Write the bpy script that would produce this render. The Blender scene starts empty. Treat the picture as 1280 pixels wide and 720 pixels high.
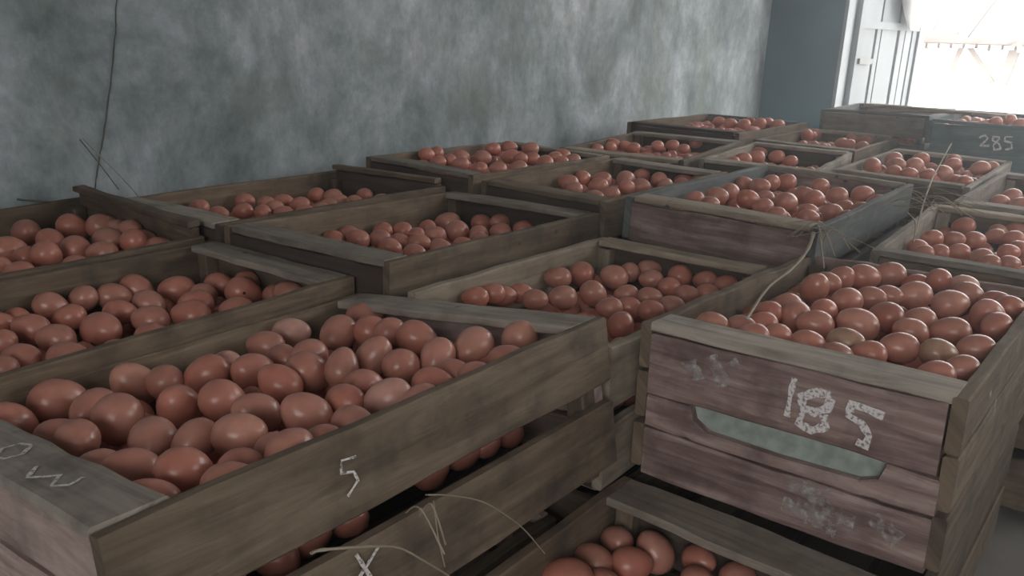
import bpy, bmesh, math, random
import numpy as np
from mathutils import Vector, Matrix

# ------------------------------------------------------------------ camera, sky, light, exposure
S = 1.25                                    # survey units to metres
SC = bpy.context.scene
COL = SC.collection
RND = random.Random(11)

cam_d = bpy.data.cameras.new('camera')
cam = bpy.data.objects.new('camera', cam_d); COL.objects.link(cam)
cam_d.sensor_fit = 'HORIZONTAL'; cam_d.sensor_width = 36.0
cam_d.lens = 36.0 * 1034.725 / 1280.0
cam_d.clip_start = 0.02; cam_d.clip_end = 300
right = Vector((0.59426, -0.80352, 0.03481)); down = Vector((-0.21609, -0.2012, -0.95542)); fwd = Vector((0.7747, 0.56025, -0.2932))
R3 = Matrix((right, -down, -fwd)).transposed()
cam.matrix_world = Matrix.Translation(Vector((0, 0, 0.68 * S))) @ R3.to_4x4()
SC.camera = cam

world = bpy.data.worlds.new('overcast_sky'); SC.world = world
world.use_nodes = True
wn = world.node_tree.nodes; bg = wn['Background']
bg.inputs['Color'].default_value = (1.0, 0.975, 0.945, 1)
bg.inputs['Strength'].default_value = 1.0

SC.view_settings.view_transform = 'Standard'
SC.view_settings.look = 'None'
SC.view_settings.gamma = 1.0
SC.view_settings.use_curve_mapping = False
SC.view_settings.exposure = 2.68
SC.cycles.max_bounces = 8
SC.cycles.diffuse_bounces = 5

def portal(name, loc, rot, sx, sy):
    d = bpy.data.lights.new(name, 'AREA'); d.shape = 'RECTANGLE'; d.size = sx; d.size_y = sy
    d.cycles.is_portal = True
    o = bpy.data.objects.new(name, d); COL.objects.link(o)
    o.location = loc; o.rotation_euler = rot
# light enters by the far doorway (x+), the open front of the shed (x-) and the yard-side window (y-)
portal('doorway_portal', (4.22 * S, 0.05 * S, 0.85 * S), (0, math.radians(90), 0), 1.7 * S, 2.25 * S)
portal('shed_front_portal', (-1.62 * S, -0.75 * S, 1.15 * S), (0, math.radians(-90), 0), 1.0 * S, 1.5 * S)

portal('yard_window_portal', (2.65 * S, -1.92 * S, 1.325 * S), (math.radians(90), 0, 0), 1.9 * S, 0.85 * S)

# ------------------------------------------------------------------ materials
def mat(name, rough=0.8):
    m = bpy.data.materials.new(name); m.use_nodes = True
    nt = m.node_tree; b = nt.nodes['Principled BSDF']
    b.inputs['Roughness'].default_value = rough
    return m, nt, b
def N(nt, t, **kw):
    n = nt.nodes.new(t)
    for k, v in kw.items():
        if k.startswith('i_'): n.inputs[k[2:].replace('_', ' ')].default_value = v
        else: setattr(n, k, v)
    return n
def ramp(nt, pts):
    r = nt.nodes.new('ShaderNodeValToRGB')
    el = r.color_ramp.elements
    while len(el) < len(pts): el.new(0.5)
    for e, (p, c) in zip(el, pts): e.position = p; e.color = (*c, 1)
    return r
def mixc(nt, fac, a, b, mode='MIX'):
    n = nt.nodes.new('ShaderNodeMix'); n.data_type = 'RGBA'; n.blend_type = mode
    for s, v in ((n.inputs[0], fac), (n.inputs[6], a), (n.inputs[7], b)):
        if hasattr(v, 'links'): nt.links.new(v, s)
        elif isinstance(v, tuple): s.default_value = (*v, 1)
        else: s.default_value = v
    return n.outputs[2]

def wood(name, dark, mid, light, stain=(0.05, 0.04, 0.035), stain_amt=0.75, rough=0.85):
    m, nt, b = mat(name, rough)
    L = nt.links
    uv = N(nt, 'ShaderNodeUVMap', uv_map='grain')
    oi = N(nt, 'ShaderNodeObjectInfo')
    off = N(nt, 'ShaderNodeVectorMath', operation='MULTIPLY_ADD')
    comb = N(nt, 'ShaderNodeCombineXYZ')
    mul = N(nt, 'ShaderNodeMath', operation='MULTIPLY'); mul.inputs[1].default_value = 37.0
    L.new(oi.outputs['Random'], mul.inputs[0])
    L.new(mul.outputs[0], comb.inputs[0]); L.new(mul.outputs[0], comb.inputs[1])
    add = N(nt, 'ShaderNodeVectorMath', operation='ADD')
    L.new(uv.outputs[0], add.inputs[0]); L.new(comb.outputs[0], add.inputs[1])
    mp = N(nt, 'ShaderNodeMapping'); mp.inputs['Scale'].default_value = (5, 55, 1)
    L.new(add.outputs[0], mp.inputs[0])
    g = N(nt, 'ShaderNodeTexNoise', i_Scale=1.0, i_Detail=6.0, i_Roughness=0.65, i_Distortion=0.7)
    L.new(mp.outputs[0], g.inputs['Vector'])
    r = ramp(nt, [(0.28, dark), (0.5, mid), (0.74, light)])
    L.new(g.outputs['Fac'], r.inputs[0])
    st = N(nt, 'ShaderNodeTexNoise', i_Scale=13.0, i_Detail=4.0, i_Roughness=0.6)
    L.new(add.outputs[0], st.inputs['Vector'])
    sr = ramp(nt, [(0.47, (0, 0, 0)), (0.70, (1, 1, 1))]); L.new(st.outputs['Fac'], sr.inputs[0])
    sm = N(nt, 'ShaderNodeMath', operation='MULTIPLY'); sm.inputs[1].default_value = stain_amt
    L.new(sr.outputs[0], sm.inputs[0])
    c1 = mixc(nt, sm.outputs[0], r.outputs[0], stain)
    # board to board variation
    hs = N(nt, 'ShaderNodeHueSaturation')
    mr = N(nt, 'ShaderNodeMapRange'); mr.inputs['To Min'].default_value = 0.72; mr.inputs['To Max'].default_value = 1.28
    L.new(oi.outputs['Random'], mr.inputs[0]); L.new(mr.outputs[0], hs.inputs['Value'])
    L.new(c1, hs.inputs['Color'])
    # knots and nail stains
    vo = N(nt, 'ShaderNodeTexVoronoi', i_Scale=11.0); L.new(add.outputs[0], vo.inputs['Vector'])
    vr = ramp(nt, [(0.035, (1, 1, 1)), (0.075, (0, 0, 0))]); L.new(vo.outputs['Distance'], vr.inputs[0])
    km = N(nt, 'ShaderNodeMath', operation='MULTIPLY'); km.inputs[1].default_value = 0.75
    L.new(vr.outputs[0], km.inputs[0])
    c2 = mixc(nt, km.outputs[0], hs.outputs[0], (0.02, 0.016, 0.014))
    L.new(c2, b.inputs['Base Color'])
    bp = N(nt, 'ShaderNodeBump', i_Strength=0.7, i_Distance=0.002)
    L.new(g.outputs['Fac'], bp.inputs['Height']); L.new(bp.outputs[0], b.inputs['Normal'])
    return m

W_BROWN = wood('wood_brown', (0.098, 0.069, 0.045), (0.168, 0.126, 0.087), (0.262, 0.204, 0.147))
W_GREY = wood('wood_grey', (0.170, 0.145, 0.118), (0.295, 0.260, 0.218), (0.425, 0.380, 0.328), stain_amt=0.5)
W_PURPLE = wood('wood_stained', (0.110, 0.072, 0.066), (0.250, 0.175, 0.160), (0.470, 0.370, 0.345), stain=(0.06, 0.035, 0.035), stain_amt=0.7)
W_PALE = wood('wood_pale', (0.200, 0.160, 0.115), (0.310, 0.260, 0.200), (0.420, 0.365, 0.290), stain_amt=0.45)
W_PINK = wood('wood_pinkish', (0.270, 0.195, 0.170), (0.460, 0.350, 0.315), (0.600, 0.485, 0.440), stain_amt=0.4)  # pinkish fresh wood, made lighter in place of front light
W_CAP = wood('wood_grey_lightened', (0.240, 0.205, 0.170), (0.400, 0.355, 0.305), (0.540, 0.490, 0.430), stain=(0.10, 0.08, 0.065), stain_amt=0.6)  # lighter grey wood for near caps, standing in for front light
W_TEAL = wood('wood_teal_hazed', (0.065, 0.078, 0.080), (0.110, 0.128, 0.130), (0.180, 0.200, 0.198), stain_amt=0.4)  # blue-grey cast; on the long crate's sides it imitates haze
W_TEALP = wood('wood_teal_painted', (0.060, 0.100, 0.110), (0.095, 0.150, 0.160), (0.150, 0.210, 0.215), stain_amt=0.4)
W_DARK = wood('wood_dark', (0.045, 0.033, 0.028), (0.078, 0.058, 0.048), (0.120, 0.094, 0.078), stain_amt=0.5)  # tone lowered to put the backlit shade of end boards into the colour

def egg_mat(name, a, b2, rough=0.30):
    m, nt, b = mat(name, rough); L = nt.links
    oi = N(nt, 'ShaderNodeObjectInfo')
    c = mixc(nt, oi.outputs['Random'], a, b2)
    tc = N(nt, 'ShaderNodeTexCoord')
    n1 = N(nt, 'ShaderNodeTexNoise', i_Scale=55.0, i_Detail=3.0)
    L.new(tc.outputs['Object'], n1.inputs['Vector'])
    r = ramp(nt, [(0.3, (0.86, 0.84, 0.84)), (0.7, (1.08, 1.08, 1.08))]); L.new(n1.outputs['Fac'], r.inputs[0])
    c2 = mixc(nt, 1.0, c, r.outputs[0], 'MULTIPLY')
    L.new(c2, b.inputs['Base Color'])
    n2 = N(nt, 'ShaderNodeTexNoise', i_Scale=900.0, i_Detail=1.0)
    L.new(tc.outputs['Object'], n2.inputs['Vector'])
    bp = N(nt, 'ShaderNodeBump', i_Strength=0.08, i_Distance=0.0006)
    L.new(n2.outputs['Fac'], bp.inputs['Height']); L.new(bp.outputs[0], b.inputs['Normal'])
    b.inputs['Subsurface Weight'].default_value = 0.0
    b.inputs['Specular IOR Level'].default_value = 0.52
    return m
E_BROWN = egg_mat('eggshell_brown', (0.54, 0.212, 0.156), (0.50, 0.240, 0.186))
E_PALE = egg_mat('eggshell_pale', (0.64, 0.34, 0.28), (0.66, 0.39, 0.32))
E_LIGHT = egg_mat('eggshell_light', (0.60, 0.275, 0.215), (0.58, 0.29, 0.22))
E_DARK = egg_mat('eggshell_dark', (0.43, 0.165, 0.125), (0.40, 0.18, 0.14))
E_OLIVE = egg_mat('eggshell_olive', (0.44, 0.265, 0.185), (0.46, 0.29, 0.20))

def plain(name, col, rough=0.8, noise=0.15, scale=20.0):
    m, nt, b = mat(name, rough); L = nt.links
    tc = N(nt, 'ShaderNodeTexCoord')
    n1 = N(nt, 'ShaderNodeTexNoise', i_Scale=scale, i_Detail=5.0); L.new(tc.outputs['Object'], n1.inputs['Vector'])
    r = ramp(nt, [(0.3, (1 - noise,) * 3), (0.7, (1 + noise,) * 3)]); L.new(n1.outputs['Fac'], r.inputs[0])
    L.new(mixc(nt, 1.0, col, r.outputs[0], 'MULTIPLY'), b.inputs['Base Color'])
    return m
CHALK = None
def chalk_mat():
    m, nt, b = mat('chalk', 0.95); L = nt.links
    tc = N(nt, 'ShaderNodeTexCoord')
    n1 = N(nt, 'ShaderNodeTexNoise', i_Scale=260.0, i_Detail=3.0); L.new(tc.outputs['Object'], n1.inputs['Vector'])
    r = ramp(nt, [(0.30, (0.15, 0.15, 0.15)), (0.52, (1, 1, 1))]); L.new(n1.outputs['Fac'], r.inputs[0])
    b.inputs['Base Color'].default_value = (0.80, 0.77, 0.77, 1)
    L.new(r.outputs[0], b.inputs['Alpha'])
    return m
CHALK = chalk_mat()
def faint_chalk_mat():
    m = CHALK.copy(); m.name = 'chalk_faint'
    for n in m.node_tree.nodes:
        if n.type == 'TEX_NOISE': n.inputs['Scale'].default_value = 110.0; n.inputs['Detail'].default_value = 8.0
    for n in m.node_tree.nodes:
        if n.type == 'VALTORGB': n.color_ramp.elements[0].position = 0.40; n.color_ramp.elements[0].color = (0, 0, 0, 1); n.color_ramp.elements[1].position = 0.75
        if n.type == 'BSDF_PRINCIPLED': n.inputs['Base Color'].default_value = (0.55, 0.53, 0.52, 1)
    return m
CHALK_FAINT = faint_chalk_mat()
STRAW = plain('dry_straw', (0.36, 0.31, 0.23))
STRAW_DARK = plain('dark_stem', (0.10, 0.10, 0.085))
LINER = plain('pale_green_liner', (0.36, 0.42, 0.39), 0.5, 0.25, 60)
DARKSPOT = plain('dark_spot', (0.03, 0.015, 0.012))

def plaster():
    m, nt, b = mat('mottled_plaster', 0.85); L = nt.links
    tc = N(nt, 'ShaderNodeTexCoord')
    mp = N(nt, 'ShaderNodeMapping'); mp.inputs['Scale'].default_value = (1.0, 1.0, 0.8)
    L.new(tc.outputs['Object'], mp.inputs[0])
    n1 = N(nt, 'ShaderNodeTexNoise', i_Scale=2.3, i_Detail=11.0, i_Roughness=0.72, i_Distortion=0.25)
    L.new(mp.outputs[0], n1.inputs['Vector'])
    r = ramp(nt, [(0.36, (0.140, 0.172, 0.174)), (0.47, (0.250, 0.292, 0.308)), (0.56, (0.375, 0.415, 0.445)), (0.68, (0.56, 0.585, 0.625))])
    L.new(n1.outputs['Fac'], r.inputs[0])
    n2 = N(nt, 'ShaderNodeTexNoise', i_Scale=3.4, i_Detail=6.0, i_Roughness=0.7)
    L.new(mp.outputs[0], n2.inputs['Vector'])
    r2 = ramp(nt, [(0.52, (0, 0, 0)), (0.68, (1, 1, 1))]); L.new(n2.outputs['Fac'], r2.inputs[0])
    m2 = N(nt, 'ShaderNodeMath', operation='MULTIPLY'); m2.inputs[1].default_value = 0.7; L.new(r2.outputs[0], m2.inputs[0])
    c = mixc(nt, m2.outputs[0], r.outputs[0], (0.195, 0.225, 0.195))
    # trowel streaks, stretched along the height
    mp3 = N(nt, 'ShaderNodeMapping'); mp3.inputs['Scale'].default_value = (4.0, 4.0, 1.6)
    L.new(tc.outputs['Object'], mp3.inputs[0])
    n3 = N(nt, 'ShaderNodeTexNoise', i_Scale=2.0, i_Detail=8.0, i_Roughness=0.7); L.new(mp3.outputs[0], n3.inputs['Vector'])
    r3 = ramp(nt, [(0.3, (0.80, 0.81, 0.82)), (0.7, (1.18, 1.18, 1.19))]); L.new(n3.outputs['Fac'], r3.inputs[0])
    c = mixc(nt, 1.0, c, r3.outputs[0], 'MULTIPLY')
    n4 = N(nt, 'ShaderNodeTexNoise', i_Scale=24.0, i_Detail=8.0, i_Roughness=0.7); L.new(tc.outputs['Object'], n4.inputs['Vector'])
    r4 = ramp(nt, [(0.3, (0.82, 0.83, 0.83)), (0.7, (1.16, 1.16, 1.16))]); L.new(n4.outputs['Fac'], r4.inputs[0])
    c = mixc(nt, 1.0, c, r4.outputs[0], 'MULTIPLY')
    L.new(c, b.inputs['Base Color'])
    bp = N(nt, 'ShaderNodeBump', i_Strength=0.25, i_Distance=0.01); L.new(n3.outputs['Fac'], bp.inputs['Height']); L.new(bp.outputs[0], b.inputs['Normal'])
    return m
PLASTER = plaster()
TEAL = plain('teal_paint', (0.095, 0.185, 0.225), 0.7, 0.2, 3)
CONCRETE = plain('grey_concrete', (0.22, 0.21, 0.20), 0.9, 0.25, 6)
CEIL = plain('ceiling_boards', (0.30, 0.29, 0.28), 0.9, 0.15, 4)
YARD = plain('pale_yard', (0.62, 0.60, 0.56), 0.9, 0.1, 2)
WHITEPAINT = plain('white_paint', (0.36, 0.395, 0.425), 0.6, 0.08, 8)
BAG = plain('white_plastic_sheet', (0.75, 0.76, 0.78), 0.5, 0.05, 8)
ROOFT = plain('pale_tile', (0.34, 0.31, 0.30), 0.9, 0.15, 3)
TIMBER = plain('weathered_timber', (0.30, 0.275, 0.265), 0.9, 0.15, 5)
METAL = plain('grey_metal', (0.35, 0.36, 0.37), 0.5, 0.1, 10)

# ------------------------------------------------------------------ helpers
def link(name, me, m, parent=None):
    o = bpy.data.objects.new(name, me); COL.objects.link(o)
    if m is not None and not me.materials: me.materials.append(m)
    if parent is not None: o.parent = parent
    return o
def tag(o, label=None, cat=None, group=None, kind=None):
    for k, v in (('label', label), ('category', cat), ('group', group), ('kind', kind)):
        if v: o[k] = v
    return o
def empty(name, mw):
    o = bpy.data.objects.new(name, None); COL.objects.link(o); o.empty_display_size = 0.05
    o.matrix_world = mw
    return o
def board_mesh(name, length, wa, wb, seg=6, rough=0.0015, warp=0.002, chip=0.0, rnd=RND, notch=None):
    """A sawn board: length along u, wa along v, wb along w (all centred), uneven edges; notch=(u0,u1,depth) cut in the +v edge."""
    us = [(-0.5 + i / seg) * length for i in range(seg + 1)]
    if notch:
        u0, u1, dep = notch
        e = dep * 0.9
        us = sorted(set([u for u in us if not (u0 - 0.012 < u < u1 + 0.012)] + [u0, u0 + e * 0.25, u0 + e, (u0 + u1) / 2, u1 - e, u1 - e * 0.25, u1]))
    bow = rnd.uniform(-1, 1) * warp; bow2 = rnd.uniform(-1, 1) * warp
    V = []; F = []; UV = {}
    n = len(us) - 1
    for i, u in enumerate(us):
        t = u / length * 2
        dv = bow * (1 - t * t); dw = bow2 * (1 - t * t)
        top = wa / 2 + rnd.uniform(-1, 1) * rough
        if notch:
            u0, u1, dep = notch
            if u0 < u < u1:
                d = min(u - u0, u1 - u); top -= dep * (0.62 if d < dep * 0.5 else 1.0)
        if chip and rnd.random() < 0.35: top -= rnd.uniform(0, chip)
        bot = -wa / 2 + rnd.uniform(-1, 1) * rough
        h = wb / 2; ch = min(0.0022, h * 0.4)
        uu = u + (rnd.uniform(-1, 1) * rough * 1.5 if i in (0, n) else 0)
        # eight points round the section: chamfered edges
        for (v, w) in ((bot, -h + ch), (bot + ch, -h), (top - ch, -h), (top, -h + ch), (top, h - ch), (top - ch, h), (bot + ch, h), (bot, h - ch)):
            V.append((uu, v + dv, w + dw))
    for i in range(n):
        for k in range(8):
            a = i * 8 + k; b = i * 8 + (k + 1) % 8
            F.append((a, a + 8, b + 8, b))
    F.append(tuple(range(8))); F.append(tuple(n * 8 + 7 - k for k in range(8)))
    me = bpy.data.meshes.new(name); me.from_pydata(V, [], F)
    uvl = me.uv_layers.new(name='grain')
    ou = rnd.uniform(0, 9)
    for p in me.polygons:
        for li in p.loop_indices:
            x, y, z = V[me.loops[li].vertex_index]
            uvl.data[li].uv = (x + ou, y + z * 1.0)
    me.update()
    return me
def basis(u, v, w, o):
    m = Matrix((Vector(u).to_4d(), Vector(v).to_4d(), Vector(w).to_4d(), Vector((0, 0, 0, 1)))).transposed()
    for i in range(3): m[i][3] = o[i]; m[3][i] = 0
    m[3][3] = 1
    return m
def board(name, parent, m, centre, u, v, length, wa, wb, jit=0.004, **kw):
    me = board_mesh(name, length, wa, wb, **kw)
    u = Vector(u); v = Vector(v); w = u.cross(v)
    rot = Matrix((u, v, w)).transposed()
    tw = Matrix.Rotation(RND.uniform(-1, 1) * jit, 3, w)
    me.transform((tw @ rot).to_4x4()); me.transform(Matrix.Translation(Vector(centre)))
    return link(name, me, m, parent)
def ribbon(name, parent, m, strokes, org, a, b, width, off=0.0012, rnd=RND):
    """Chalk strokes: flat uneven ribbons lying on a board; strokes in (a, b) coordinates from org."""
    a = Vector(a); b = Vector(b); n = a.cross(b); org = Vector(org) + n * off
    V = []; F = []
    for st in strokes:
        P = []
        for (p, q) in zip(st[:-1], st[1:]):
            k = max(2, int(math.dist(p, q) / 0.006))
            for i in range(k): P.append((p[0] + (q[0] - p[0]) * i / k, p[1] + (q[1] - p[1]) * i / k))
        P.append(st[-1])
        base = len(V)
        for i, p in enumerate(P):
            q0 = P[max(0, i - 1)]; q1 = P[min(len(P) - 1, i + 1)]
            d = Vector((q1[0] - q0[0], q1[1] - q0[1])); d = d.normalized() if d.length > 1e-9 else Vector((1, 0))
            nn = Vector((-d.y, d.x)); w = width * rnd.uniform(0.32, 0.62)
            for s in (-1, 1):
                x = p[0] + nn.x * w * s; y = p[1] + nn.y * w * s
                V.append(org + a * x + b * y)
        for i in range(len(P) - 1):
            k = base + 2 * i; F.append((k, k + 1, k + 3, k + 2))
    me = bpy.data.meshes.new(name); me.from_pydata([tuple(v) for v in V], [], F)
    return link(name, me, m, parent)
def strand(name, pts, r0, r1, m, sides=6, parent=None, wob=0.0):
    P = [Vector(p) * S for p in pts]
    # Catmull-Rom resample
    Q = []
    for i in range(len(P) - 1):
        p0 = P[max(0, i - 1)]; p1 = P[i]; p2 = P[i + 1]; p3 = P[min(len(P) - 1, i + 2)]
        for k in range(6):
            t = k / 6
            Q.append(0.5 * (2 * p1 + (p2 - p0) * t + (2 * p0 - 5 * p1 + 4 * p2 - p3) * t * t + (3 * p1 - p0 - 3 * p2 + p3) * t ** 3))
    Q.append(P[-1])
    V = []; F = []
    for i, q in enumerate(Q):
        d = (Q[min(i + 1, len(Q) - 1)] - Q[max(i - 1, 0)]).normalized()
        a = d.cross(Vector((0.3, 0.2, 0.93))).normalized(); b = d.cross(a)
        r = r0 + (r1 - r0) * i / (len(Q) - 1); r *= RND.uniform(0.8, 1.2)
        q = q + (a * RND.uniform(-1, 1) + b * RND.uniform(-1, 1)) * wob
        for k in range(sides):
            t = 2 * math.pi * k / sides
            V.append(tuple(q + (a * math.cos(t) + b * math.sin(t) * 0.6) * r))
    for i in range(len(Q) - 1):
        for k in range(sides):
            F.append((i * sides + k, i * sides + (k + 1) % sides, (i + 1) * sides + (k + 1) % sides, (i + 1) * sides + k))
    F.append(tuple(range(sides))); F.append(tuple((len(Q) - 1) * sides + sides - 1 - k for k in range(sides)))
    me = bpy.data.meshes.new(name); me.from_pydata(V, [], F)
    for p in me.polygons: p.use_smooth = True
    return link(name, me, m, parent)
def box_mesh(name, boxes):
    bm = bmesh.new()
    for (x0, x1, y0, y1, z0, z1) in boxes:
        vs = [bm.verts.new((x, y, z)) for x in (x0, x1) for y in (y0, y1) for z in (z0, z1)]
        for f in ((0, 1, 3, 2), (4, 6, 7, 5), (0, 4, 5, 1), (2, 3, 7, 6), (0, 2, 6, 4), (1, 5, 7, 3)): bm.faces.new([vs[i] for i in f])
    bmesh.ops.recalc_face_normals(bm, faces=bm.faces)
    me = bpy.data.meshes.new(name); bm.to_mesh(me); bm.free()
    return me
def struct(name, boxes, m):
    me = box_mesh(name, [tuple(c * S for c in b) for b in boxes])
    return tag(link(name, me, m), kind='structure')

# ------------------------------------------------------------------ the shed
XF, YW, YR, XB, HC = 4.2, 1.53, -1.9, -1.6, 2.15
struct('floor', [(XB - 0.1, XF + 0.12, YR - 0.1, YW + 0.1, -0.08, 0)], CONCRETE)
struct('ceiling', [(XB - 0.1, XF + 0.12, YR - 0.1, YW + 0.1, HC, HC + 0.08)], CEIL)
struct('wall_left', [(XB - 0.1, XF + 0.12, YW, YW + 0.1, 0, HC)], PLASTER)
struct('wall_right', [(XB - 0.1, 1.7, YR - 0.1, YR, 0, HC), (3.6, XF + 0.12, YR - 0.1, YR, 0, HC), (1.7, 3.6, YR - 0.1, YR, 0, 0.9), (1.7, 3.6, YR - 0.1, YR, 1.75, HC)], PLASTER)
struct('wall_far', [(XF, XF + 0.12, 1.175, YW, 0, HC), (XF, XF + 0.12, YR, -1.05, 0, HC), (XF, XF + 0.12, -1.05, 1.175, 1.7, HC)], TEAL)
struct('wall_back', [(XB - 0.1, XB, YR, -1.5, 0, HC), (XB - 0.1, XB, 0.0, YW, 0, HC), (XB - 0.1, XB, -1.5, 0.0, 1.65, HC), (XB - 0.1, XB, -1.5, 0.0, 0, 0.65)], PLASTER)
# door frame and the open leaf seen at the left of the doorway
struct('trim_1', [(XF - 0.004, XF + 0.135, 1.160, 1.176, 0, 1.72), (XF - 0.012, XF + 0.135, -1.05, -1.02, 0, 1.72), (XF - 0.012, XF + 0.135, -1.02, 1.148, 1.69, 1.72)], WHITEPAINT)

def leaf_matrix():
    a = Vector((XF + 0.13, 1.15, 0)); d = Vector((0.75, -0.23, 0)).normalized()
    n = Vector((-d.y, d.x, 0))
    return basis(d, n, (0, 0, 1), a * S)
door = tag(empty('door_1', leaf_matrix()), kind='structure')
def leafbox(name, u0, u1, z0, z1, t0, t1, m):
    return link(name, box_mesh(name, [(u0 * 0.79 * S, u1 * 0.79 * S, t0 * S, t1 * S, z0 * S, z1 * S)]), m, door)
for (u0, u1) in ((0.0, 0.055), (0.70, 0.765)): leafbox('stile', u0, u1, 0.02, 1.66, -0.02, 0.02, WHITEPAINT)
for (z0, z1) in ((0.02, 0.12), (0.765, 0.80), (1.58, 1.66)): leafbox('rail', 0.055, 0.70, z0, z1, -0.018, 0.018, WHITEPAINT)
for (u0, u1) in ((0.065, 0.195), (0.222, 0.262), (0.274, 0.452), (0.486, 0.545), (0.556, 0.625), (0.645, 0.692)):
    leafbox('plank', u0, u1, 0.12, 0.765, -0.009, 0.009, WHITEPAINT)
for (u0, u1) in ((0.065, 0.24), (0.26, 0.45), (0.47, 0.692)):
    leafbox('upper_panel', u0, u1, 0.80, 1.58, -0.009, 0.009, WHITEPAINT)
leafbox('backing', 0.055, 0.70, 0.12, 1.60, 0.012, 0.017, METAL)
leafbox('latch', 0.03, 0.17, 0.60, 0.625, -0.032, -0.02, METAL)

# white plastic sheet bundled over the leaf
def sheet():
    V = []; F = []; nu, nv = 14, 12
    for j in range(nv + 1):
        t = j / nv
        for i in range(nu):
            a = 2 * math.pi * i / nu
            r = 0.12 * (math.sin(math.pi * min(1, 0.08 + t * 0.92)) ** 0.6 if t < 0.97 else 0.25)
            r *= 1 + 0.12 * math.sin(3 * a + 4 * t) + 0.06 * math.sin(7 * a)
            V.append((r * math.cos(a) * 1.3, -0.055 + 0.045 * math.sin(a) * r / 0.12, 0.30 - 0.36 * t))
    for j in range(nv):
        for i in range(nu): F.append((j * nu + i, j * nu + (i + 1) % nu, (j + 1) * nu + (i + 1) % nu, (j + 1) * nu + i))
    F.append(tuple(range(nu))); F.append(tuple(nv * nu + nu - 1 - i for i in range(nu)))
    me = bpy.data.meshes.new('plastic_bag'); me.from_pydata([(x * S, y * S, z * S) for x, y, z in V], [], F)
    for p in me.polygons: p.use_smooth = True
    o = link('plastic_bag', me, BAG)
    o.matrix_world = leaf_matrix() @ Matrix.Translation((0.42 * S, 0, 0.83 * S))
    tag(o, 'white plastic bag hanging on the open door leaf', 'bag')
sheet()

# ------------------------------------------------------------------ outside: yard and the raised coop across it
tag(link('yard', box_mesh('yard', [tuple(c * S for c in (XF + 0.12, 40, -20, 24, -0.5, -0.06))]), YARD), kind='structure')
def coop():
    X = 9.0
    root = tag(empty('poultry_coop', Matrix.Translation((X * S, 1.2 * S, -0.06 * S))), 'pale raised wooden coop with tiled eave in the bright yard', 'coop')
    def bx(name, b, m): 
        return link(name, box_mesh(name, [tuple(c * S for c in (b[0], b[1], b[2], b[3], b[4] + 0.06, b[5] + 0.06))]), m, root)
    def bar(name, p, q, r, m):
        p = Vector(p) * S + Vector((0, 0, 0.06 * S)); q = Vector(q) * S + Vector((0, 0, 0.06 * S)); d = (q - p)
        me = board_mesh(name, d.length, 2 * r * S, 2 * r * S, seg=2)
        u = d.normalized(); v = Vector((1, 0, 0)).cross(u).normalized(); w = u.cross(v)
        me.transform(Matrix((u, v, w)).transposed().to_4x4()); me.transform(Matrix.Translation((p + q) / 2))
        return link(name, me, m, root)
    Y0, Y1 = -1.6, 0.75
    bx('eave_beam', (-0.05, 0.05, Y0, Y1, 0.74, 0.80), TIMBER)
    y = Y0
    while y < Y1:
        bx('eave_tile', (-0.16, 0.02, y, y + 0.085, 0.69 + RND.uniform(-0.012, 0.012), 0.735), ROOFT); y += 0.105
    bx('platform', (0.05, 1.6, Y0, Y1, 0.72, 0.78), TIMBER)
    bx('wall_panel', (0.75, 0.80, Y0, Y1, 0.78, 1.9), BAG)
    for y in (Y0 + 0.05, -0.75, -0.1, 0.6): bx('post', (0.02, 0.1, y, y + 0.08, -0.06, 1.9), BAG) if y in (Y0 + 0.05,) else bx('post', (1.45, 1.53, y, y + 0.08, -0.06, 1.9), BAG)
    bar('brace', (-0.02, 0.20, 0.76), (-0.02, 0.30, 0.36), 0.022, TIMBER)
    bar('brace', (-0.02, 0.18, 0.76), (-0.02, -0.10, 0.40), 0.022, TIMBER)
    bar('brace', (-0.02, -0.24, 0.76), (-0.02, -0.17, 0.40), 0.045, TIMBER)
    bar('strut', (0.0, 0.22, 0.80), (0.0, -0.02, 1.25), 0.04, TIMBER)
    for (p, q) in (((0.50, 0.84), (0.42, 1.06)), ((0.42, 1.06), (0.12, 1.04)), ((0.50, 0.84), (0.26, 0.83)), ((-0.10, 0.83), (-0.2, 1.05)), ((-0.2, 1.05), (-0.5, 1.03))):
        bar('window_rail', (0.0, p[0], p[1]), (0.0, q[0], q[1]), 0.016, TIMBER)
    bx('roof', (-0.2, 1.9, Y0 - 0.1, Y1 + 0.1, 1.9, 1.96), ROOFT)
coop()

# scattering volume added inside the shed to imitate the lens veil
def haze():
    m = bpy.data.materials.new('veil_scatter'); m.use_nodes = True; nt = m.node_tree
    nt.nodes.remove(nt.nodes['Principled BSDF'])
    v = nt.nodes.new('ShaderNodeVolumeScatter'); v.inputs['Density'].default_value = HAZE; v.inputs['Anisotropy'].default_value = 0.72
    v.inputs['Color'].default_value = (0.93, 0.96, 1.0, 1)
    nt.links.new(v.outputs[0], nt.nodes['Material Output'].inputs['Volume'])
    o = link('haze', box_mesh('haze', [tuple(c * S for c in (XB + 0.01, XF - 0.02, YR + 0.01, YW - 0.01, 0.01, HC - 0.01))]), m)
    tag(o, 'thin haze added in the shed air to imitate lens veil', 'haze', kind='stuff')
HAZE = 0.055
haze()

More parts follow.
